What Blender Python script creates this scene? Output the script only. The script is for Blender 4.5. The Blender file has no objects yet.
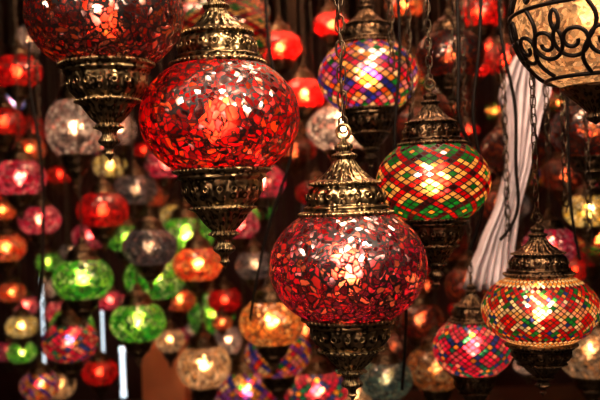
import bpy, bmesh, math, random
from mathutils import Matrix, Vector
random.seed(11)
sc = bpy.context.scene
try:
    sc.view_settings.view_transform = 'Standard'
    sc.view_settings.look = 'None'
    sc.view_settings.exposure = 0.22
    sc.view_settings.gamma = 0.85
except Exception: pass

CEIL = 2.75
CAMZ = 1.7
F = 833.0
ROLL = math.radians(2.0)

def site(px, py, d):
    """bearing / elevation sighting at distance d -> world position"""
    u = (px-300)/F*d; v = (200-py)/F*d
    return Vector((u*math.cos(ROLL)+v*math.sin(ROLL), d, CAMZ-u*math.sin(ROLL)+v*math.cos(ROLL)))

# ---------------------------------------------------------------- materials
class NT:
    def __init__(s, name):
        s.m = bpy.data.materials.new(name); s.m.use_nodes = True
        s.t = s.m.node_tree; s.t.nodes.clear()
        s.out = s.t.nodes.new('ShaderNodeOutputMaterial')
    def n(s, typ, **kw):
        nd = s.t.nodes.new('ShaderNode'+typ)
        for k, v in kw.items(): setattr(nd, k, v)
        return nd
    def l(s, a, b): s.t.links.new(a, b)
    def math(s, op, a, b=None, clamp=False):
        nd = s.n('Math', operation=op); nd.use_clamp = clamp
        for i, x in enumerate((a, b)):
            if x is None: continue
            if isinstance(x, (int, float)): nd.inputs[i].default_value = x
            else: s.l(x, nd.inputs[i])
        return nd.outputs[0]

def smooth(nt, val, lo, hi, a=0.0, b=1.0):
    mr = nt.n('MapRange', interpolation_type='SMOOTHSTEP')
    nt.l(val, mr.inputs['Value'])
    mr.inputs['From Min'].default_value = lo; mr.inputs['From Max'].default_value = hi
    mr.inputs['To Min'].default_value = a; mr.inputs['To Max'].default_value = b
    return mr.outputs['Result']

def glass_material(name, mode, cols=None, scale=11, trans=0.2, glow=0.03, gloss=0.2, jitter=0.5, line=0.05, rough=0.16, refr=.5, warm=.08, rrough=.42, gcol=(1, .80, .68)):
    nt = NT(name)
    if mode == 'crackle':
        tc = nt.n('TexCoord')
        nz = nt.n('TexNoise'); nz.inputs['Scale'].default_value = 3.5; nz.inputs['Detail'].default_value = 3
        nt.l(tc.outputs['Object'], nz.inputs['Vector'])
        sub = nt.n('VectorMath', operation='SUBTRACT'); nt.l(nz.outputs['Color'], sub.inputs[0]); sub.inputs[1].default_value = (.5, .5, .5)
        sca = nt.n('VectorMath', operation='SCALE'); nt.l(sub.outputs[0], sca.inputs[0]); sca.inputs['Scale'].default_value = 0.3
        add = nt.n('VectorMath', operation='ADD'); nt.l(tc.outputs['Object'], add.inputs[0]); nt.l(sca.outputs[0], add.inputs[1])
        v1 = nt.n('TexVoronoi', feature='F1'); v1.inputs['Scale'].default_value = scale
        v2 = nt.n('TexVoronoi', feature='DISTANCE_TO_EDGE'); v2.inputs['Scale'].default_value = scale
        nt.l(add.outputs[0], v1.inputs['Vector']); nt.l(add.outputs[0], v2.inputs['Vector'])
        rnd = v1.outputs['Color']
        sp = nt.n('SeparateColor'); nt.l(rnd, sp.inputs[0])
        ramp = nt.n('ValToRGB'); ramp.color_ramp.interpolation = 'CONSTANT'
        el = ramp.color_ramp.elements
        while len(el) < len(cols): el.new(0.5)
        for i, c in enumerate(cols):
            el[i].position = i/len(cols); el[i].color = (*c, 1)
        nt.l(sp.outputs[0], ramp.inputs[0])
        col = ramp.outputs[0]
        tile = smooth(nt, v2.outputs['Distance'], line*0.55, line*1.1)
        r2 = sp.outputs[1]
    else:
        a = nt.n('Attribute'); a.attribute_name = 'tile_col'
        b = nt.n('Attribute'); b.attribute_name = 'tile_rnd'
        g = nt.n('Attribute'); g.attribute_name = 'tile_on'
        col = a.outputs['Color']; rnd = b.outputs['Color']; tile = g.outputs['Fac']
        sp = nt.n('SeparateColor'); nt.l(rnd, sp.inputs[0]); r2 = sp.outputs[1]
    geo = nt.n('NewGeometry')
    def jit(amount):
        s1 = nt.n('VectorMath', operation='SUBTRACT'); nt.l(rnd, s1.inputs[0]); s1.inputs[1].default_value = (.5, .5, .5)
        s2 = nt.n('VectorMath', operation='SCALE'); nt.l(s1.outputs[0], s2.inputs[0]); s2.inputs['Scale'].default_value = amount
        s3 = nt.n('VectorMath', operation='ADD'); nt.l(s2.outputs[0], s3.inputs[0]); nt.l(geo.outputs['Normal'], s3.inputs[1])
        nn = nt.n('VectorMath', operation='NORMALIZE'); nt.l(s3.outputs[0], nn.inputs[0]); return nn.outputs[0]
    nrm = jit(jitter)
    dk = nt.n('Mix', data_type='RGBA', blend_type='MULTIPLY'); dk.inputs['Factor'].default_value = 1
    nt.l(col, dk.inputs['A'])
    cr = nt.n('CombineColor'); mr = nt.math('ADD', nt.math('MULTIPLY', sp.outputs[2], .95), .2)
    for i in range(3): nt.l(mr, cr.inputs[i])
    nt.l(cr.outputs[0], dk.inputs['B'])
    tl = nt.n('BsdfTranslucent'); nt.l(dk.outputs['Result'], tl.inputs['Color'])
    mxc = nt.n('Mix', data_type='RGBA'); mxc.inputs['Factor'].default_value = warm
    nt.l(dk.outputs['Result'], mxc.inputs['A']); mxc.inputs['B'].default_value = (1, .6, .3, 1)
    rf = nt.n('BsdfRefraction'); rf.inputs['Roughness'].default_value = rrough; rf.inputs['IOR'].default_value = 1.22
    nt.l(mxc.outputs['Result'], rf.inputs['Color']); nt.l(jit(.7), rf.inputs['Normal'])
    tp = nt.n('BsdfTransparent'); nt.l(mxc.outputs['Result'], tp.inputs['Color'])
    m0 = nt.n('MixShader'); m0.inputs[0].default_value = refr; nt.l(tl.outputs[0], m0.inputs[1]); nt.l(rf.outputs[0], m0.inputs[2])
    m1 = nt.n('MixShader'); nt.l(nt.math('MULTIPLY', r2, trans), m1.inputs[0]); nt.l(m0.outputs[0], m1.inputs[1]); nt.l(tp.outputs[0], m1.inputs[2])
    em = nt.n('Emission'); nt.l(col, em.inputs['Color']); em.inputs['Strength'].default_value = glow  # weak emission stands in for light bounced inside the globe
    ad = nt.n('AddShader'); nt.l(m1.outputs[0], ad.inputs[0]); nt.l(em.outputs[0], ad.inputs[1])
    gl = nt.n('BsdfGlossy')
    gl.inputs['Roughness'].default_value = rough; gl.inputs['Color'].default_value = (*gcol, 1)
    nt.l(nrm, gl.inputs['Normal'])
    m2 = nt.n('MixShader'); m2.inputs[0].default_value = gloss; nt.l(ad.outputs[0], m2.inputs[1]); nt.l(gl.outputs[0], m2.inputs[2])
    df = nt.n('BsdfPrincipled'); df.inputs['Base Color'].default_value = (.008, .005, .004, 1); df.inputs['Roughness'].default_value = .5
    m3 = nt.n('MixShader'); nt.l(tile, m3.inputs[0]); nt.l(df.outputs[0], m3.inputs[1]); nt.l(m2.outputs[0], m3.inputs[2])
    nt.l(m3.outputs[0], nt.out.inputs['Surface'])
    return nt.m

def brass_material(name, base, dark, rough=.3):
    nt = NT(name)
    uv = nt.n('UVMap'); uv.uv_map = 'uv'
    mp = nt.n('Mapping'); mp.inputs['Scale'].default_value = (30, 9, 1); nt.l(uv.outputs[0], mp.inputs[0])
    vo = nt.n('TexVoronoi', feature='SMOOTH_F1'); vo.inputs['Scale'].default_value = 1.0; vo.inputs['Randomness'].default_value = .45
    nt.l(mp.outputs[0], vo.inputs['Vector'])
    tc = nt.n('TexCoord')
    nz = nt.n('TexNoise'); nz.inputs['Scale'].default_value = 9; nz.inputs['Detail'].default_value = 5
    nt.l(tc.outputs['Object'], nz.inputs['Vector'])
    wave = nt.math('SINE', nt.math('MULTIPLY', vo.outputs['Distance'], 16))
    h = nt.math('ADD', nt.math('MULTIPLY', wave, .4), nz.outputs[0])
    rec = smooth(nt, h, 0.15, .85)
    mx = nt.n('Mix', data_type='RGBA'); nt.l(rec, mx.inputs['Factor'])
    mx.inputs['A'].default_value = (*dark, 1); mx.inputs['B'].default_value = (*base, 1)
    bp = nt.n('Bump'); bp.inputs['Strength'].default_value = .45; bp.inputs['Distance'].default_value = .002
    nt.l(h, bp.inputs['Height'])
    p = nt.n('BsdfPrincipled'); p.inputs['Metallic'].default_value = 1; p.inputs['Roughness'].default_value = rough
    nt.l(mx.outputs['Result'], p.inputs['Base Color']); nt.l(bp.outputs[0], p.inputs['Normal'])
    nt.l(p.outputs[0], nt.out.inputs['Surface'])
    return nt.m

def simple(name, col, rough=.6, metal=0, bump=0, scale=20, emis=None):
    nt = NT(name)
    p = nt.n('BsdfPrincipled'); p.inputs['Roughness'].default_value = rough; p.inputs['Metallic'].default_value = metal
    tc = nt.n('TexCoord'); nz = nt.n('TexNoise'); nz.inputs['Scale'].default_value = scale; nz.inputs['Detail'].default_value = 4
    nt.l(tc.outputs['Object'], nz.inputs['Vector'])
    mx = nt.n('Mix', data_type='RGBA'); nt.l(nz.outputs[0], mx.inputs['Factor'])
    mx.inputs['A'].default_value = (col[0]*.6, col[1]*.6, col[2]*.6, 1); mx.inputs['B'].default_value = (min(1, col[0]*1.35), min(1, col[1]*1.35), min(1, col[2]*1.35), 1)
    nt.l(mx.outputs['Result'], p.inputs['Base Color'])
    if bump:
        b = nt.n('Bump'); b.inputs['Strength'].default_value = bump; nt.l(nz.outputs[0], b.inputs['Height']); nt.l(b.outputs[0], p.inputs['Normal'])
    if emis:
        p.inputs['Emission Color'].default_value = (*emis[0], 1); p.inputs['Emission Strength'].default_value = emis[1]
    nt.l(p.outputs[0], nt.out.inputs['Surface'])
    return nt.m

_bulbs = {}
def bulb_mat(s, col=(1, .62, .3)):
    k = (s, col)
    if k not in _bulbs:
        nt = NT('bulb_glow'); e = nt.n('Emission'); e.inputs[0].default_value = (*col, 1); e.inputs[1].default_value = s
        nt.l(e.outputs[0], nt.out.inputs['Surface']); _bulbs[k] = nt.m
    return _bulbs[k]

BRASS = brass_material('aged_brass', (.36, .265, .135), (.06, .042, .022), .32)
BRONZE = brass_material('dark_bronze', (.15, .095, .05), (.025, .015, .009), .35)
CHAINM = simple('chain_metal', (.11, .08, .05), .35, 1)
IRON = simple('black_iron', (.02, .014, .01), .45, .8)

# ---------------------------------------------------------------- geometry
def lathe(bm, prof, seg=96, lobes=18, uvl=None):
    rings = []
    L = 0; vs = [0]
    for i in range(1, len(prof)):
        L += math.hypot(prof[i][0]-prof[i-1][0], prof[i][1]-prof[i-1][1]); vs.append(L)
    for (r, z, fl) in prof:
        ring = []
        for k in range(seg):
            th = 2*math.pi*k/seg
            rr = max(r, .0015)*(1+fl*(abs(math.sin(th*lobes/2))-.5))
            ring.append(bm.verts.new((rr*math.cos(th), rr*math.sin(th), z)))
        rings.append(ring)
    for i in range(len(rings)-1):
        for k in range(seg):
            k2 = (k+1) % seg
            f = bm.faces.new((rings[i][k], rings[i][k2], rings[i+1][k2], rings[i+1][k]))
            f.smooth = True
            us = (k/seg, (k+1)/seg, (k+1)/seg, k/seg); vv = (vs[i], vs[i], vs[i+1], vs[i+1])
            for lp, a, b in zip(f.loops, us, vv): lp[uvl].uv = (a, b)

def smooth_profile(pts, n=3):
    out = []
    P = [pts[0]]+pts+[pts[-1]]
    for i in range(1, len(P)-2):
        for j in range(n):
            t = j/n
            q = []
            for c in range(3):
                a, b, cc, d = P[i-1][c], P[i][c], P[i+1][c], P[i+2][c]
                q.append(.5*((2*b)+(-a+cc)*t+(2*a-5*b+4*cc-d)*t*t+(-a+3*b-3*cc+d)*t**3))
            q[0] = max(q[0], .001)
            out.append(tuple(q))
    out.append(pts[-1]); return out

def beads(bm, r, z, n, s, sub=1):
    for k in range(n):
        th = 2*math.pi*k/n
        ret = bmesh.ops.create_icosphere(bm, subdivisions=sub, radius=s, matrix=Matrix.Translation((r*math.cos(th), r*math.sin(th), z)))
        for v in ret['verts']:
            for f in v.link_faces: f.smooth = True

def torus(bm, M, R, r, a=12, b=6, stretch=1.0):
    rings = []
    for i in range(a):
        t = 2*math.pi*i/a; ring = []
        for j in range(b):
            p = 2*math.pi*j/b
            x = (R+r*math.cos(p))*math.cos(t); z = (R+r*math.cos(p))*math.sin(t)
            z += (stretch-1)*R*(1 if math.sin(t) > .01 else (-1 if math.sin(t) < -.01 else 0))
            ring.append(bm.verts.new(M @ Vector((x, r*math.sin(p), z))))
        rings.append(ring)
    for i in range(a):
        for j in range(b):
            f = bm.faces.new((rings[i][j], rings[(i+1) % a][j], rings[(i+1) % a][(j+1) % b], rings[i][(j+1) % b])); f.smooth = True

TOP = [(.57, .62, 0), (.60, .65, 0), (.59, .69, 0), (.54, .71, 0), (.545, .75, .0), (.50, .77, 0), (.49, .80, .02), (.485, .88, .05), (.45, .97, .05), (.41, 1.01, 0),
       (.44, 1.03, 0), (.43, 1.06, 0), (.36, 1.09, .05), (.28, 1.15, .10), (.20, 1.23, .10), (.15, 1.31, .04), (.13, 1.35, 0), (.165, 1.38, 0), (.16, 1.41, 0), (.10, 1.44, 0), (.12, 1.49, 0), (.11, 1.53, 0), (.05, 1.57, 0), (.03, 1.61, 0), (.0, 1.62, 0)]
BOT = [(.56, -.61, 0), (.60, -.64, 0), (.60, -.68, 0), (.55, -.71, 0), (.555, -.75, 0), (.51, -.78, 0), (.505, -.82, .03), (.485, -.92, .07), (.44, -1.02, .07), (.38, -1.09, .03),
       (.41, -1.11, 0), (.40, -1.14, 0), (.33, -1.18, .06), (.26, -1.27, .12), (.19, -1.36, .12), (.15, -1.41, 0), (.185, -1.44, 0), (.17, -1.47, 0), (.10, -1.51, 0), (.09, -1.56, 0), (.135, -1.62, 0), (.13, -1.66, 0), (.06, -1.71, 0), (.05, -1.77, 0), (.065, -1.80, 0), (.03, -1.84, 0), (.0, -1.9, 0)]
_cache = {}
def metal_mesh(detail, bot_scale=1.0, top_scale=1.0):
    key = (detail, bot_scale, top_scale)
    if key in _cache: return _cache[key]
    bm = bmesh.new(); uvl = bm.loops.layers.uv.new('uv')
    seg = 108 if detail else 32
    tp = [(r, .62+(z-.62)*top_scale, f) for r, z, f in TOP]
    bp = [(r, -.61+(z+.61)*bot_scale, f) for r, z, f in BOT]
    lathe(bm, smooth_profile(tp, 3 if detail else 1), seg, 18 if detail else 8, uvl)
    lathe(bm, smooth_profile(bp, 3 if detail else 1), seg, 18 if detail else 8, uvl)
    lathe(bm, [(.05, .9, 0), (.05, .45, 0), (.09, .43, 0), (.09, .2, 0), (.0, .2, 0)], 16, 2, uvl)
    if detail:
        beads(bm, .595, .67, 56, .022); beads(bm, .45, .62+(1.045-.62)*top_scale, 40, .02)
        beads(bm, .60, -.66, 56, .022); beads(bm, .41, -.61+(-1.125+.61)*bot_scale, 36, .02)
        beads(bm, .185, -.61+(-1.455+.61)*bot_scale, 16, .018)
        for k in range(18):
            th = 2*math.pi*(k+.5)/18
            M = Matrix.Translation((.50*math.cos(th), .50*math.sin(th), .62+(.88-.62)*top_scale)) @ Matrix.Rotation(th+math.pi/2, 4, 'Z')
            torus(bm, M, .035, .01, 10, 5)
            M = Matrix.Translation((.50*math.cos(th), .50*math.sin(th), -.61+(-.90+.61)*bot_scale)) @ Matrix.Rotation(th+math.pi/2, 4, 'Z')
            torus(bm, M, .035, .01, 10, 5)
    zt = .62+(1.62-.62)*top_scale
    torus(bm, Matrix.Translation((0, 0, zt+.08)), .09, .022, 20 if detail else 10, 8 if detail else 4)
    me = bpy.data.meshes.new('lamp_metal'); bm.to_mesh(me); bm.free()
    _cache[key] = (me, zt+.17)
    return _cache[key]

def chain_mesh(z0, z1, detail, lw=.055, name='chain'):
    bm = bmesh.new()
    pitch = lw*2.9; n = int((z1-z0)/pitch)
    pitch = (z1-z0)/max(1, n)
    for i in range(n+1):
        z = z0+pitch*i
        if i == n: z -= lw
        M = Matrix.Translation((0, 0, z)) @ Matrix.Rotation((i % 2)*math.pi/2+.3, 4, 'Z')
        torus(bm, M, lw, lw*.24, 12 if detail else 8, 6 if detail else 3, 1.9)
    pts = []; m = max(4, n)
    for i in range(m+1):
        t = i/m; pts.append(Vector((lw*.6*math.sin(i*1.3), lw*.6*math.cos(i*1.7), z0-.02+(z1-z0+.02)*t)))
    prev = None
    for p in pts:
        ring = [bm.verts.new(p+Vector((math.cos(a)*lw*.25, math.sin(a)*lw*.25, 0))) for a in (0, 2.09, 4.19)]
        if prev:
            for j in range(3): bm.faces.new((prev[j], prev[(j+1) % 3], ring[(j+1) % 3], ring[j])).smooth = True
        prev = ring
    me = bpy.data.meshes.new(name); bm.to_mesh(me); bm.free(); return me

def smooth_globe(asp=.79, cut=.65, seg=64, rings=32):
    key = ('g', asp, cut, seg)
    if key in _cache: return _cache[key]
    bm = bmesh.new(); R = []
    t0 = math.asin(cut/asp)
    for i in range(rings+1):
        t = -t0+2*t0*i/rings
        r, z = math.cos(t), asp*math.sin(t)
        R.append([bm.verts.new((r*math.cos(2*math.pi*k/seg), r*math.sin(2*math.pi*k/seg), z)) for k in range(seg)])
    for i in range(rings):
        for k in range(seg):
            bm.faces.new((R[i][k], R[i][(k+1) % seg], R[i+1][(k+1) % seg], R[i+1][k])).smooth = True
    me = bpy.data.meshes.new('globe'); bm.to_mesh(me); bm.free(); _cache[key] = me; return me

def tile_globe(key, N, rows, rule, asp=.79, cut=.66, inset=.14):
    """diamond tesserae laid on an oblate globe"""
    key = ('t',)+key
    if key in _cache: return _cache[key]
    verts = []; faces = []; col = []; rnd = []; on = []
    t0 = math.asin(cut/asp)
    def pt(x, y):
        t = -t0+2*t0*min(1, max(0, y/rows)); a = 2*math.pi*x/N
        return (math.cos(t)*math.cos(a), math.cos(t)*math.sin(a), asp*math.sin(t))
    rg = random.Random(N*100+rows)
    for k in range(0, 2*rows+1):
        y = k*.5
        for i in range(N):
            x = i+.5*(k % 2)
            p = int(round(x+y)); q = int(round(x-y))
            c = rule(p, q, k, i, rg)
            o = [(x, y-.5), (x+.5, y), (x, y+.5), (x-.5, y)]
            inn = [(x+(a-x)*(1-inset*1.6), y+(b-y)*(1-inset*1.6)) for a, b in o]
            b0 = len(verts)
            verts += [pt(*w) for w in o]+[pt(*w) for w in inn]
            faces.append((b0+4, b0+5, b0+6, b0+7)); col.append(c); on.append(1.0); rnd.append((rg.random(), rg.random(), .35+.65*rg.random()))
            for j in range(4):
                j2 = (j+1) % 4
                faces.append((b0+j, b0+j2, b0+4+j2, b0+4+j)); col.append((0, 0, 0)); on.append(0.0); rnd.append((.5, .5, .5))
    me = bpy.data.meshes.new('mosaic_globe'); me.from_pydata(verts, [], faces)
    a = me.attributes.new('tile_col', 'FLOAT_VECTOR', 'FACE'); a.data.foreach_set('vector', [v for c in col for v in c])
    a = me.attributes.new('tile_rnd', 'FLOAT_VECTOR', 'FACE'); a.data.foreach_set('vector', [v for c in rnd for v in c])
    a = me.attributes.new('tile_on', 'FLOAT', 'FACE'); a.data.foreach_set('value', on)
    me.validate(); me.update()
    _cache[key] = me; return me

def link(o, parent=None):
    sc.collection.objects.link(o)
    if parent: o.parent = parent
    return o
def obj(name, me, mat=None, parent=None):
    o = bpy.data.objects.new(name, me)
    link(o, parent)
    if mat:
        if len(o.data.materials) == 0: o.data.materials.append(mat)
        o.material_slots[0].link = 'OBJECT'; o.material_slots[0].material = mat
    return o

def bulb_mesh(d):
    key = ('b', d)
    if key not in _cache:
        bm = bmesh.new(); bmesh.ops.create_icosphere(bm, subdivisions=2 if d else 1, radius=.17)
        for v in bm.verts: v.co.z = v.co.z*1.15+.02
        for f in bm.faces: f.smooth = True
        me = bpy.data.meshes.new('bulb'); bm.to_mesh(me); bm.free(); _cache[key] = me
    return _cache[key]

placed = []
def clash(p, R, m=.0):
    for q, Q in placed:
        h = math.hypot(p.x-q.x, p.y-q.y)
        if h < max(R, Q)+.012+m: return True
        if h < R+Q+.005 and abs(p.z-q.z) < 1.2*(R+Q): return True
    return False
def lamp(name, pos, R, globe, gmat, power, detail=False, metal=None, bs=1.0, ts=1.0, rotz=None, zs=1.0, bcol=(1, .62, .3)):
    e = bpy.data.objects.new(name, None); e.empty_display_size = .05
    link(e); e.location = pos; e.scale = (R, R, R)
    e.rotation_euler[2] = random.random()*6.28 if rotz is None else rotz
    g = obj('globe', globe, gmat, e); g.scale = (1, 1, zs)
    mm, zt = metal_mesh(detail, bs, ts)
    m = obj('brass_caps', mm, metal or BRASS, e); m.scale = (1, 1, zs)
    zt *= zs
    obj('bulb', bulb_mesh(detail), bulb_mat(round(power/5)*5.0, bcol), e)
    obj('chain', chain_mesh(zt, (CEIL-pos[2])/R-.02, detail), CHAINM, e)
    placed.append((pos, R))
    return e

# palettes
RED = [(.55, .002, .006), (.75, .004, .008), (.25, .001, .004), (.85, .010, .010), (.6, .004, .01), (.9, .10, .02), (.35, .001, .006), (.8, .004, .02)]
REDD = [(.5, .003, .02), (.7, .01, .045), (.22, .002, .015), (.8, .05, .06), (.45, .004, .05), (.9, .24, .15), (.32, .003, .035), (.7, .03, .09), (.4, .01, .08)]
G_RED1 = glass_material('red_crackle_glass', 'crackle', RED, 13, .05, .02, .24, .75, .10, .2, .35, .03, .5)
G_RED2 = glass_material('ruby_amber_crackle_glass', 'crackle', REDD, 13, .08, .012, .36, .8, .115, .22, .5, .07, .38, gcol=(1, .74, .70))
G_RED0 = glass_material('amber_red_crackle_glass', 'crackle', [(.5, .006, .006), (.65, .03, .01), (.3, .003, .005), (.85, .16, .04), (.4, .004, .008)], 12.5, .08, .01, .38, .8, .11, .22, .45, .05)
G_TILE = glass_material('mosaic_tile_glass', 'tile', trans=.08, glow=.03, gloss=.12, jitter=.4, refr=.38, warm=.04)
def bgm(name, cols, glow=.10, trans=.15, refr=.5): return glass_material(name, 'crackle', cols, 8, trans, glow, .12, .5, .085, .2, refr, .08)
B = {
 'red': bgm('red_glass', [(.9, .003, .012), (.65, .002, .010), (1, .012, .02), (.9, .06, .04)], .10),
 'pink': bgm('pink_glass', [(.9, .02, .14), (.85, .15, .25), (.75, .008, .07), (1, .45, .45)], .14),
 'green': bgm('green_glass', [(.1, .65, .04), (.03, .42, .04), (.3, .8, .08), (.6, .9, .35)], .14),
 'orange': bgm('orange_glass', [(1, .15, .02), (.85, .06, .02), (1, .38, .1), (.95, .3, .2)], .12),
 'gold': bgm('amber_glass', [(1, .42, .10), (.85, .28, .06), (1, .62, .28), (.7, .2, .05)]),
 'white': bgm('clear_frosted_glass', [(.8, .64, .6), (.4, .30, .30), (.95, .85, .82), (.9, .45, .42)], .08),
 'grey': bgm('smoked_glass', [(.4, .36, .36), (.2, .18, .18), (.5, .42, .42), (.6, .36, .32)], .08),
 'yellow': bgm('yellow_glass', [(1, .75, .2), (1, .85, .4), (.9, .6, .1), (1, .9, .6)], .15),
 'cream': bgm('cream_glass', [(1, .62, .32), (1, .75, .5), (.85, .45, .2), (1, .7, .45)], .12),
 'brown': bgm('dark_amber_glass', [(.35, .03, .012), (.14, .01, .008), (.55, .10, .03), (.35, .006, .012)], .02, .2, .6),
 'teal': bgm('teal_glass', [(.25, .5, .42), (.5, .6, .5), (.15, .3, .3), (.6, .6, .4)], .05),
 'blue': bgm('blue_glass', [(.1, .2, .9), (.4, .4, 1), (.6, .2, .8), (.7, .7, 1)], .2),
}
CREAM = (.95, .58, .20); GOLD = (.9, .40, .06); RD = (.6, .004, .010); GN = (.01, .30, .05); OR = (.85, .12, .015); BL = (.02, .05, .35); WH = (.95, .82, .58); DK = (.10, .008, .012)
def rule_net(p, q, k, i, rg):
    # k 0..28, belt of pale lozenges, green and gold borders
    a, b = p % 4 == 0, q % 4 == 0
    if 7 < k < 21:
        if a and b: return DK
        if a or b: return RD
        if p % 4 == 2 and q % 4 == 2: return GN
        return CREAM
    if a and b: return OR
    if a: return RD
    if b: return DK
    if p % 4 == 2 and q % 4 == 2: return GOLD
    return GN
def rule_flower(p, q, k, i, rg):
    if k < 4 or k > 24: return WH if (p+q) % 2 else GOLD
    if k in (4, 24): return DK if i % 2 else RD
    if k < 9 or k > 19: return RD if p % 3 == 0 else GN if q % 3 == 0 else (RD if rg.random() < .3 else GOLD if rg.random() < .6 else BL)
    if k in (9, 19): return RD if i % 2 else WH
    a, b = p % 6, q % 6
    if a == 0 and b == 0: return OR
    if (a in (1, 5) and b in (0, 1, 5)) or (b in (1, 5) and a == 0): return RD
    if a == 3 and b == 3: return GN
    if (a in (2, 4) and b == 3) or (b in (2, 4) and a == 3): return BL if rg.random() < .4 else GN
    return WH if rg.random() < .4 else (.95, .45, .3) if rg.random() < .4 else CREAM
def rule_multi(p, q, k, i, rg):
    if p % 3 == 0: return rg.choice([(.7, .01, .04), (.03, .05, .6), (.03, .05, .6), (.8, .02, .12), (.25, .04, .55)])
    if q % 3 == 0: return rg.choice([GOLD, OR, GN, (.8, .02, .1), (.25, .06, .6)])
    return rg.choice([CREAM, GOLD, (.8, .3, .35), (.35, .15, .7), WH])
def rule_pink(p, q, k, i, rg):
    if p % 4 == 0 and q % 4 == 0: return GOLD
    if p % 4 == 0 or q % 4 == 0: return rg.choice([(.04, .08, .45), (.7, .01, .08), (.03, .3, .2)])
    return rg.choice([(.85, .03, .16), (.85, .12, .22), (.8, .02, .12), (.95, .40, .35)])

# ------------------------------------------------------- principal lamps
gS = smooth_globe(.79, .65, 96, 48)
def H(px, py, r, d): return site(px, py, d), r*d/F
p, R = H(105, 14, 78, .86); lamp('amber_crackle_glass_lamp', p, R, gS, G_RED0, 20, True)
p, R = H(220, 118, 80, .93); lamp('red_crackle_glass_lamp', p, R, gS, G_RED1, 60, True)
p, R = H(348, 266, 79, .95); lamp('ruby_crackle_glass_lamp', p, R, gS, G_RED2, 70, True, bs=.86)
p, R = H(433, 182, 57, 1.12); lamp('diamond_mosaic_lamp', p, R, tile_globe(('net',), 32, 14, rule_net), G_TILE, 60, True, metal=BRONZE)
p, R = H(540, 309, 58, 1.13); lamp('flower_mosaic_lamp', p, R, tile_globe(('fl',), 54, 14, rule_flower, asp=.72, cut=.6), G_TILE, 50, True, metal=BRONZE, bs=.8, zs=.92)
p, R = H(368, 77, 50, 1.5); lamp('multicolour_diamond_mosaic_lamp', p, R, tile_globe(('mu',), 27, 10, rule_multi), G_TILE, 55, True, metal=BRONZE)
p, R = H(473, 347, 40, 1.45); lamp('pink_mosaic_lamp', p, R, tile_globe(('pk',), 30, 10, rule_pink), G_TILE, 50, True, metal=BRONZE)
sp_, sR = H(592, 14, 78, .95); placed.append((sp_, sR))
bx = site(163, 370, 3.5).x
placed.append((Vector((bx, 3.6, .9)), .16))

# bare chains waiting for lamps
def bare_chain(px, py, d, lw=.0055):
    p = site(px, py, d)
    me = chain_mesh(0, CEIL-p.z-.012, False, lw, 'bare_chain')
    o = obj('hanging_chain', me, CHAINM); o.location = p
    placed.append((p, .01))
for a in [(412, 140, 1.3), (458, 150, 1.42), (477, 235, 1.9), (566, 200, 1.32), (590, 235, 1.4), (46, 330, 2.1), (508, 230, 1.45), (392, 60, 1.25), (270, 90, 1.7), (400, 330, 1.7), (548, 150, 1.35)]:
    bare_chain(*a)

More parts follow.
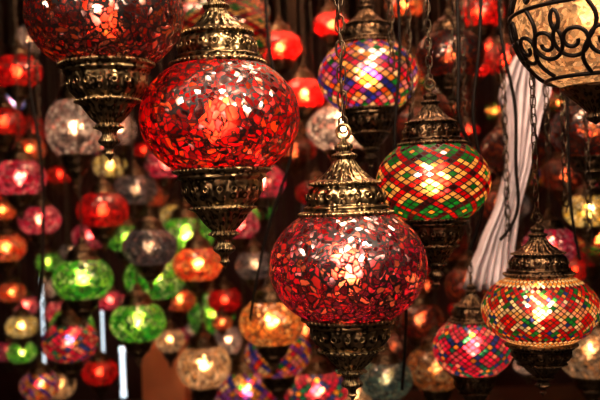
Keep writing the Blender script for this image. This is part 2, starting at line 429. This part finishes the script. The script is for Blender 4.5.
# ------------------------------------------------------- background lamps
gB = smooth_globe(.79, .65, 32, 16)
tB = {'multi': tile_globe(('mub',), 24, 7, rule_multi), 'pinkm': tile_globe(('pkb',), 20, 7, rule_pink), 'goldm': tile_globe(('netb',), 20, 14, rule_net)}
BG = [
 (18, 72, 24, 2.9, 'red', 50), (4, 122, 20, 3.3, 'red', 45), (12, 103, 12, 3.8, 'blue', 90), (75, 128, 29, 2.5, 'white', 60),
 (110, 166, 17, 3.6, 'yellow', 45), (20, 178, 26, 2.8, 'pink', 60), (40, 220, 21, 3.2, 'pink', 50), (6, 248, 20, 3.3, 'orange', 60), (3, 210, 14, 4.0, 'orange', 60),
 (103, 210, 26, 2.7, 'red', 45), (126, 238, 20, 3.5, 'green', 45), (90, 236, 18, 3.7, 'pink', 35), (150, 247, 27, 2.3, 'grey', 10), (83, 279, 30, 2.5, 'green', 60),
 (48, 262, 13, 4.1, 'green', 50), (155, 278, 31, 2.9, 'green', 40), (198, 264, 25, 2.9, 'orange', 100), (186, 236, 28, 3.4, 'green', 45), (138, 322, 28, 2.6, 'green', 60),
 (70, 342, 28, 2.7, 'pinkm', 45), (62, 312, 17, 3.8, 'pink', 50), (22, 326, 16, 3.9, 'yellow', 50), (22, 352, 15, 4.0, 'green', 50), (12, 292, 14, 4.1, 'orange', 50),
 (204, 366, 27, 2.8, 'cream', 60), (272, 322, 33, 2.3, 'gold', 80), (278, 353, 33, 2.5, 'multi', 45), (316, 391, 32, 2.4, 'pinkm', 60), (246, 391, 33, 2.6, 'multi', 35),
 (386, 379, 27, 2.2, 'teal', 14), (436, 368, 30, 2.3, 'gold', 8), (280, 47, 22, 2.7, 'red', 300), (331, 25, 18, 3.0, 'red', 260), (304, 94, 22, 2.7, 'red', 300),
 (262, 182, 24, 2.4, 'pink', 90), (258, 207, 18, 3.4, 'green', 50), (135, 190, 22, 3.1, 'grey', 20), (588, 211, 24, 2.2, 'yellow', 60), (550, 246, 27, 1.9, 'pink', 25),
 (480, 12, 24, 2.5, 'red', 90), (590, 131, 40, 1.6, 'brown', 10), (420, 125, 25, 2.6, 'brown', 15), (195, 20, 24, 2.7, 'red', 60), (150, 195, 18, 3.8, 'orange', 30),
 (590, 350, 34, 2.1, 'cream', 18), (52, 22, 22, 3.2, 'red', 40), (250, 15, 20, 3.0, 'orange', 60), (305, 330, 20, 3.2, 'brown', 60), (100, 372, 18, 3.5, 'red', 40), (40, 385, 20, 3.3, 'multi', 40),
 (30, 150, 16, 3.9, 'orange', 50), (60, 175, 13, 4.2, 'red', 50), (180, 300, 16, 3.9, 'orange', 40), (225, 300, 17, 3.7, 'red', 35),
 (450, 55, 34, 1.9, 'brown', 15), (515, 150, 34, 1.95, 'brown', 15), (565, 175, 24, 2.5, 'brown', 25), (470, 285, 26, 2.3, 'brown', 25), (420, 320, 24, 2.4, 'brown', 30), (330, 130, 20, 3.0, 'red', 60), (405, 5, 20, 2.8, 'orange', 70),
 (575, 75, 28, 2.2, 'brown', 30), (505, 60, 22, 2.6, 'red', 50), (500, 205, 22, 2.6, 'brown', 40), (300, 150, 16, 3.4, 'red', 60),
 (560, 20, 22, 2.6, 'red', 50), (240, 225, 20, 2.8, 'pink', 40), (165, 165, 20, 2.8, 'pink', 40), (120, 130, 16, 3.3, 'white', 50), (255, 265, 20, 2.8, 'grey', 20), (170, 340, 15, 3.6, 'cream', 40),
 (175, 215, 15, 3.8, 'yellow', 50), (55, 285, 12, 4.4, 'white', 60), (110, 300, 14, 4.0, 'pink', 50), (228, 340, 14, 3.9, 'white', 50), (60, 385, 16, 3.7, 'cream', 40), (30, 40, 14, 4.1, 'white', 60), (355, 395, 20, 3.0, 'cream', 30),
]
KN = {'red': 'red_glass_lamp', 'pink': 'pink_glass_lamp', 'green': 'green_glass_lamp', 'orange': 'orange_glass_lamp', 'gold': 'amber_glass_lamp', 'white': 'clear_glass_lamp',
      'grey': 'smoked_glass_lamp', 'yellow': 'yellow_glass_lamp', 'cream': 'cream_glass_lamp', 'brown': 'dark_amber_glass_lamp', 'teal': 'teal_glass_lamp', 'blue': 'blue_glass_lamp',
      'multi': 'multicolour_mosaic_lamp', 'pinkm': 'rose_mosaic_lamp', 'goldm': 'gold_mosaic_lamp'}
def bglamp(p, R, kind, power, zs=None):
    if kind in B:
        if zs is None: zs = 1.45 if kind == 'white' else (1.15 if kind == 'cream' else 1)
        lamp(KN[kind], p, R, gB, B[kind], power, metal=BRONZE, zs=zs, ts=.8, bs=.8, bcol=(1, .42, .18) if kind == 'red' else (1, .66, .36))
    else:
        lamp(KN[kind], p, R, tB[kind], G_TILE, power, metal=BRONZE, ts=.8, bs=.8)
for px, py, r, d, kind, pw in BG:
    best = None
    for j in range(24):
        dd = d+(.07*((j+1)//2))*(1 if j % 2 else -1)
        if not 1.3 < dd < 4.95: continue
        p, R = H(px, py, r, dd)
        if not clash(p, R): best = (p, R); break
    if best is None: best = H(px, py, r, d)
    bglamp(best[0], best[1], kind, pw)
kinds = ['brown']*7+['red']*7+['orange']*2+['gold', 'green', 'pink', 'white', 'cream', 'multi', 'goldm', 'grey']
kindsL = ['red', 'pink', 'pink', 'orange', 'green', 'green', 'white', 'yellow', 'multi', 'red', 'cream', 'grey', 'pinkm']
tries = 0; cnt = 0
rg = random.Random(8)
while cnt < 155 and tries < 20000:
    tries += 1
    d = rg.uniform(2.2, 5.0); x = rg.uniform(-.42, .42)*d if rg.random() < .85 else rg.uniform(-.6, .6)*d; z = CAMZ+rg.uniform(-.26, .26)*d
    R = rg.choice([.04, .05, .065, .075, .09, .12])
    if z > 2.5 or z < .95: continue
    if clash(Vector((x, d, z)), R): continue
    if x < -.1*d and d < 3.3: continue
    k = rg.choice(kindsL if x < -.1*d else kinds)
    bglamp(Vector((x, d, z)), R, k, rg.choice([10, 25, 50, 90]) if k != 'brown' else rg.choice([5, 10, 25]), rg.choice([.8, 1, 1, 1.25, 1.5])); cnt += 1
for i in range(14):  # unseen lamps behind the camera, added for reflections and other views
    x = -1.6+3.2*(i % 7)/6+rg.uniform(-.1, .1); y = -.7-.6*(i//7)+rg.uniform(-.15, .15)
    bglamp(Vector((x, y, rg.uniform(1.5, 2.25))), .10, rg.choice(['gold', 'orange', 'cream', 'red', 'white', 'yellow']), 200)

# ------------------------------------------------------- scrollwork globe lamp
p, R = sp_, sR
e = bpy.data.objects.new('iron_scrollwork_globe_lamp', None); link(e); e.location = p; e.scale = (R, R, R)
def full_globe():
    bm = bmesh.new(); bmesh.ops.create_uvsphere(bm, u_segments=64, v_segments=40, radius=1)
    for f in bm.faces: f.smooth = True
    me = bpy.data.meshes.new('frosted_globe'); bm.to_mesh(me); bm.free(); return me
G_CR = glass_material('cream_crackle_glass', 'crackle', [(.9, .64, .42), (.7, .44, .27), (.95, .74, .54), (.9, .68, .46)], 20, .04, .04, .14, .3, .012, .2, .12)
obj('glass_globe', full_globe(), G_CR, e)
obj('bulb', bulb_mesh(True), bulb_mat(30.0), e)
cu = bpy.data.curves.new('scrollwork', 'CURVE'); cu.dimensions = '3D'; cu.bevel_depth = .026; cu.bevel_resolution = 3
def sph(lon, lat, r=1.03): return (r*math.cos(lat)*math.cos(lon), r*math.cos(lat)*math.sin(lon), r*math.sin(lat))
def addc(pts, cyc=False):
    s = cu.splines.new('POLY'); s.points.add(len(pts)-1)
    for q, w in zip(s.points, pts): q.co = (*w, 1)
    s.use_cyclic_u = cyc
for lat in (-.95, 0, .95):
    addc([sph(2*math.pi*i/64, lat) for i in range(64)], True)
NS = 8
for k in range(NS):
    for row in (-1, 1):
        lon0 = 2*math.pi*(k+.5*(row > 0))/NS; lat0 = row*.46
        for sgn in (1, -1):
            pts = []
            for i in range(46):
                t = i/45; ang = t*math.pi*3.3; rad = .05+.2*t
                cl = lon0+sgn*.2
                pts.append(sph(cl+sgn*rad*math.cos(ang)/math.cos(lat0), lat0+row*(rad*math.sin(ang))))
            addc(pts)
        addc([sph(lon0+.39+.10*math.sin(t/12*math.pi*2), row*(.02+.9*t/12)) for t in range(13)])
        addc([sph(lon0+.05*math.cos(a), row*.2+.12*math.sin(a)) for a in [i/12*2*math.pi for i in range(12)]], True)
o = bpy.data.objects.new('scrollwork', cu); link(o, e); cu.materials.append(IRON)
bm = bmesh.new(); uvl = bm.loops.layers.uv.new('uv')
lathe(bm, smooth_profile([(.5, .88, 0), (.55, .92, 0), (.45, 1.0, 0), (.4, 1.05, 0), (.2, 1.2, .1), (.1, 1.3, 0), (.1, 1.36, 0), (0, 1.38, 0)]), 64, 16, uvl)
lathe(bm, smooth_profile([(.4, -.92, 0), (.44, -.95, 0), (.36, -1.02, 0), (.3, -1.06, .1), (.15, -1.2, .1), (.1, -1.28, 0), (.12, -1.34, 0), (0, -1.42, 0)]), 64, 16, uvl)
torus(bm, Matrix.Translation((0, 0, 1.46)), .09, .02)
me = bpy.data.meshes.new('caps'); bm.to_mesh(me); bm.free(); obj('iron_caps', me, BRONZE, e)
obj('chain', chain_mesh(1.55, (CEIL-p[2])/R-.02, True), CHAINM, e)

# ------------------------------------------------------- gathered white cloth
CL = simple('white_cotton', (.7, .62, .62), .9, 0, .1, 30)
bm = bmesh.new()
sec = [(545, -60, 6), (540, 30, 8), (533, 70, 20), (531, 88, 26), (528, 120, 17), (524, 165, 11), (514, 205, 11), (502, 245, 16), (496, 275, 22), (494, 292, 24)]
def interp(y):
    for a, b in zip(sec, sec[1:]):
        if a[1] <= y <= b[1]:
            t = (y-a[1])/(b[1]-a[1]); t2 = t*t*(3-2*t); return a[0]+(b[0]-a[0])*t, a[2]+(b[2]-a[2])*t2
    return sec[-1][0], sec[-1][2]
D = 1.62; rows = []
top_y = 200-(CEIL-CAMZ-.005)*F/D
NY, NX = 60, 40
for iy in range(NY+1):
    y = 292-(292-top_y)*iy/NY
    cx, w = (interp(y) if y > -60 else (545, 6))
    c = site(cx, y, D); row = []
    wm = w*D/F
    for ix in range(NX+1):
        s = -1+2*ix/NX
        row.append(bm.verts.new((c.x+s*wm, D+.05+.018*math.sin(s*17+iy*.05)+.01*math.sin(s*31), min(c.z, CEIL-.003))))
    rows.append(row)
for i in range(NY):
    for j in range(NX): bm.faces.new((rows[i][j], rows[i][j+1], rows[i+1][j+1], rows[i+1][j])).smooth = True
me = bpy.data.meshes.new('cloth'); bm.to_mesh(me); bm.free()
o = obj('gathered_white_cloth', me, CL); md = o.modifiers.new('s', 'SOLIDIFY'); md.thickness = .003

# ------------------------------------------------------- hanging cables
def cable(pts, th=.0028):
    c = bpy.data.curves.new('cable', 'CURVE'); c.dimensions = '3D'; c.bevel_depth = th; c.bevel_resolution = 2
    s = c.splines.new('NURBS'); s.points.add(len(pts)-1); s.use_endpoint_u = True; s.order_u = 4
    for q, w in zip(s.points, pts): q.co = (*w, 1)
    c.materials.append(IRON); link(bpy.data.objects.new('lamp_cable', c))
def cab(lst, d):
    pts = [site(a, b, d) for a, b in lst]
    t = pts[0].copy(); t.z = CEIL-.002
    cable([t]+pts)
cab([(483, -40), (480, 60), (470, 110), (478, 150), (490, 200), (470, 250)], 1.3)
cab([(500, -40), (495, 40), (520, 100), (512, 180), (524, 215), (500, 240)], 1.35)
cab([(455, -40), (462, 80), (452, 130), (492, 175), (480, 215)], 1.25)
cab([(395, -40), (404, 60), (392, 120), (398, 210), (410, 300), (402, 390)], 1.4)
cab([(560, -40), (572, 120), (566, 200), (580, 260)], 1.5)
cab([(45, -40), (20, 60), (40, 130), (47, 210), (40, 300)], 1.9)
cab([(265, -40), (262, 60), (300, 130), (285, 180), (262, 240), (250, 320)], 1.6)

# ------------------------------------------------------- lit strips, table, box
TUBE = simple('fluorescent_tube', (.9, .9, .9), .4, emis=((.75, .9, 1), 1.4))
def tube(px, y0, y1, d, r=.012):
    a, b = site(px, y0, d), site(px, y1, d)
    bm = bmesh.new(); uvl = bm.loops.layers.uv.new('uv')
    z0, z1 = b.z, a.z
    lathe(bm, [(0, z0, 0), (r*1.2, z0+.003, 0), (r*1.2, z0+.03, 0), (r, z0+.032, 0), (r, z1-.032, 0), (r*1.2, z1-.03, 0), (r*1.2, z1-.003, 0), (.0025, z1, 0), (.0025, CEIL-.002, 0)], 20, 2, uvl)
    me = bpy.data.meshes.new('tube'); bm.to_mesh(me); bm.free()
    me.materials.append(TUBE); me.materials.append(IRON)
    for pl in me.polygons:
        if pl.center.z > z1-.002: pl.material_index = 1
    o = bpy.data.objects.new('fluorescent_tube', me); link(o); o.location = (a.x, a.y, 0)
tube(122, 345, 398, 3.2, .01); tube(102, 310, 366, 5.1, .007); tube(41, 262, 370, 5.1, .007)

WOOD = simple('dark_walnut', (.09, .04, .02), .5, 0, .2, 8)
def box(bm, x0, x1, y0, y1, z0, z1):
    bmesh.ops.create_cube(bm, size=1, matrix=Matrix.Translation(((x0+x1)/2, (y0+y1)/2, (z0+z1)/2)) @ Matrix.Diagonal((x1-x0, y1-y0, z1-z0, 1)))
bm = bmesh.new()
box(bm, -1.6, 1.6, 3.4, 4.3, .66, .70)
for x in (-1.55, 0, 1.55):
    for y in (3.45, 4.25): box(bm, x-.03, x+.03, y-.03, y+.03, 0, .66)
box(bm, -1.55, 1.55, 3.44, 3.47, .52, .66)
me = bpy.data.meshes.new('counter'); bm.to_mesh(me); bm.free(); o = obj('display_table', me, WOOD)
CARD = simple('brown_cardboard', (.7, .26, .10), .8, 0, .1, 6)
bm = bmesh.new()
box(bm, bx-.09, bx+.09, 3.5, 3.68, .70, 1.10)
box(bm, bx-.02, bx+.02, 3.498, 3.5, .70, 1.10)
bmesh.ops.bevel(bm, geom=bm.edges[:], offset=.001, segments=1)
me = bpy.data.meshes.new('box'); bm.to_mesh(me); bm.free(); obj('cardboard_box', me, CARD)

# ------------------------------------------------------- room shell
WALL = simple('stained_plaster_dark', (.05, .012, .008), .8, 0, .3, 3)
FLR = simple('worn_stone', (.08, .06, .05), .6, 0, .3, 5)
def slab(name, x0, x1, y0, y1, z0, z1, m):
    bm = bmesh.new(); box(bm, x0, x1, y0, y1, z0, z1); me = bpy.data.meshes.new(name); bm.to_mesh(me); bm.free(); obj(name, me, m)
slab('floor', -3.4, 3.4, -2.5, 5.4, -.1, 0, FLR)
slab('ceiling', -3.4, 3.4, -2.5, 5.4, CEIL, CEIL+.1, WALL)
slab('wall_back', -3.4, 3.4, 5.3, 5.4, 0, CEIL, WALL)
slab('wall_left', -3.5, -3.4, -2.5, 5.4, 0, CEIL, WALL)
slab('wall_right', 3.4, 3.5, -2.5, 5.4, 0, CEIL, WALL)
slab('wall_front', -3.4, 3.4, -2.6, -2.5, 0, CEIL, WALL)

# ------------------------------------------------------- lights
def area(name, loc, tgt, size, en, col):
    L = bpy.data.lights.new(name, 'AREA'); L.size = size; L.energy = en; L.color = col
    o = bpy.data.objects.new(name, L); link(o); o.location = loc
    o.rotation_euler = (Vector(tgt)-Vector(loc)).to_track_quat('-Z', 'Y').to_euler()
area('added_area_light', (-.7, .0, 2.6), (0, 1, 1.7), .15, 17, (1, .80, .64))  # unseen key light added overhead to highlight brass and glass
area('added_area_light', (.75, .1, 2.55), (.1, 1, 1.7), .15, 17, (1, .76, .58))  # matching unseen light added on the right for glints
area('added_area_light', (.1, .35, 2.6), (.05, 1, 1.7), .12, 11, (1, .8, .66))  # small unseen light added overhead for glass glints
area('added_area_light', (.25, 1.3, 2.6), (.3, 1.4, 1.5), .3, 10, (1, .65, .45))  # unseen fill added above the front lamps
area('added_area_light', (-.3, -.9, 1.3), (0, 1, 1.7), .5, 4, (1, .7, .6))  # fill added behind and below the camera, not on the ceiling
area('added_area_light', (.2, 3, 2.7), (0.2, 3, 1), 1.5, 18, (1, .4, .22))  # wide warm red fill added as ambient light at the back
area('added_area_light', (-.4, 2.5, 2.65), (-.5, 3.6, .9), .3, 8, (1, .75, .55))  # fill added to brighten the cardboard box
w = bpy.data.worlds.new('World'); sc.world = w; w.use_nodes = True
w.node_tree.nodes['Background'].inputs[0].default_value = (1, .6, .4, 1); w.node_tree.nodes['Background'].inputs[1].default_value = .02

cam = bpy.data.cameras.new('Camera'); co = bpy.data.objects.new('Camera', cam); link(co)
cam.lens = 50; cam.sensor_width = 36; cam.clip_start = .01
c, s = math.cos(ROLL), math.sin(ROLL)
co.matrix_world = Matrix(((c, s, 0, 0), (0, 0, -1, 0), (-s, c, 0, CAMZ), (0, 0, 0, 1)))
cam.dof.use_dof = True; cam.dof.focus_distance = .95; cam.dof.aperture_fstop = 6.3
sc.camera = co
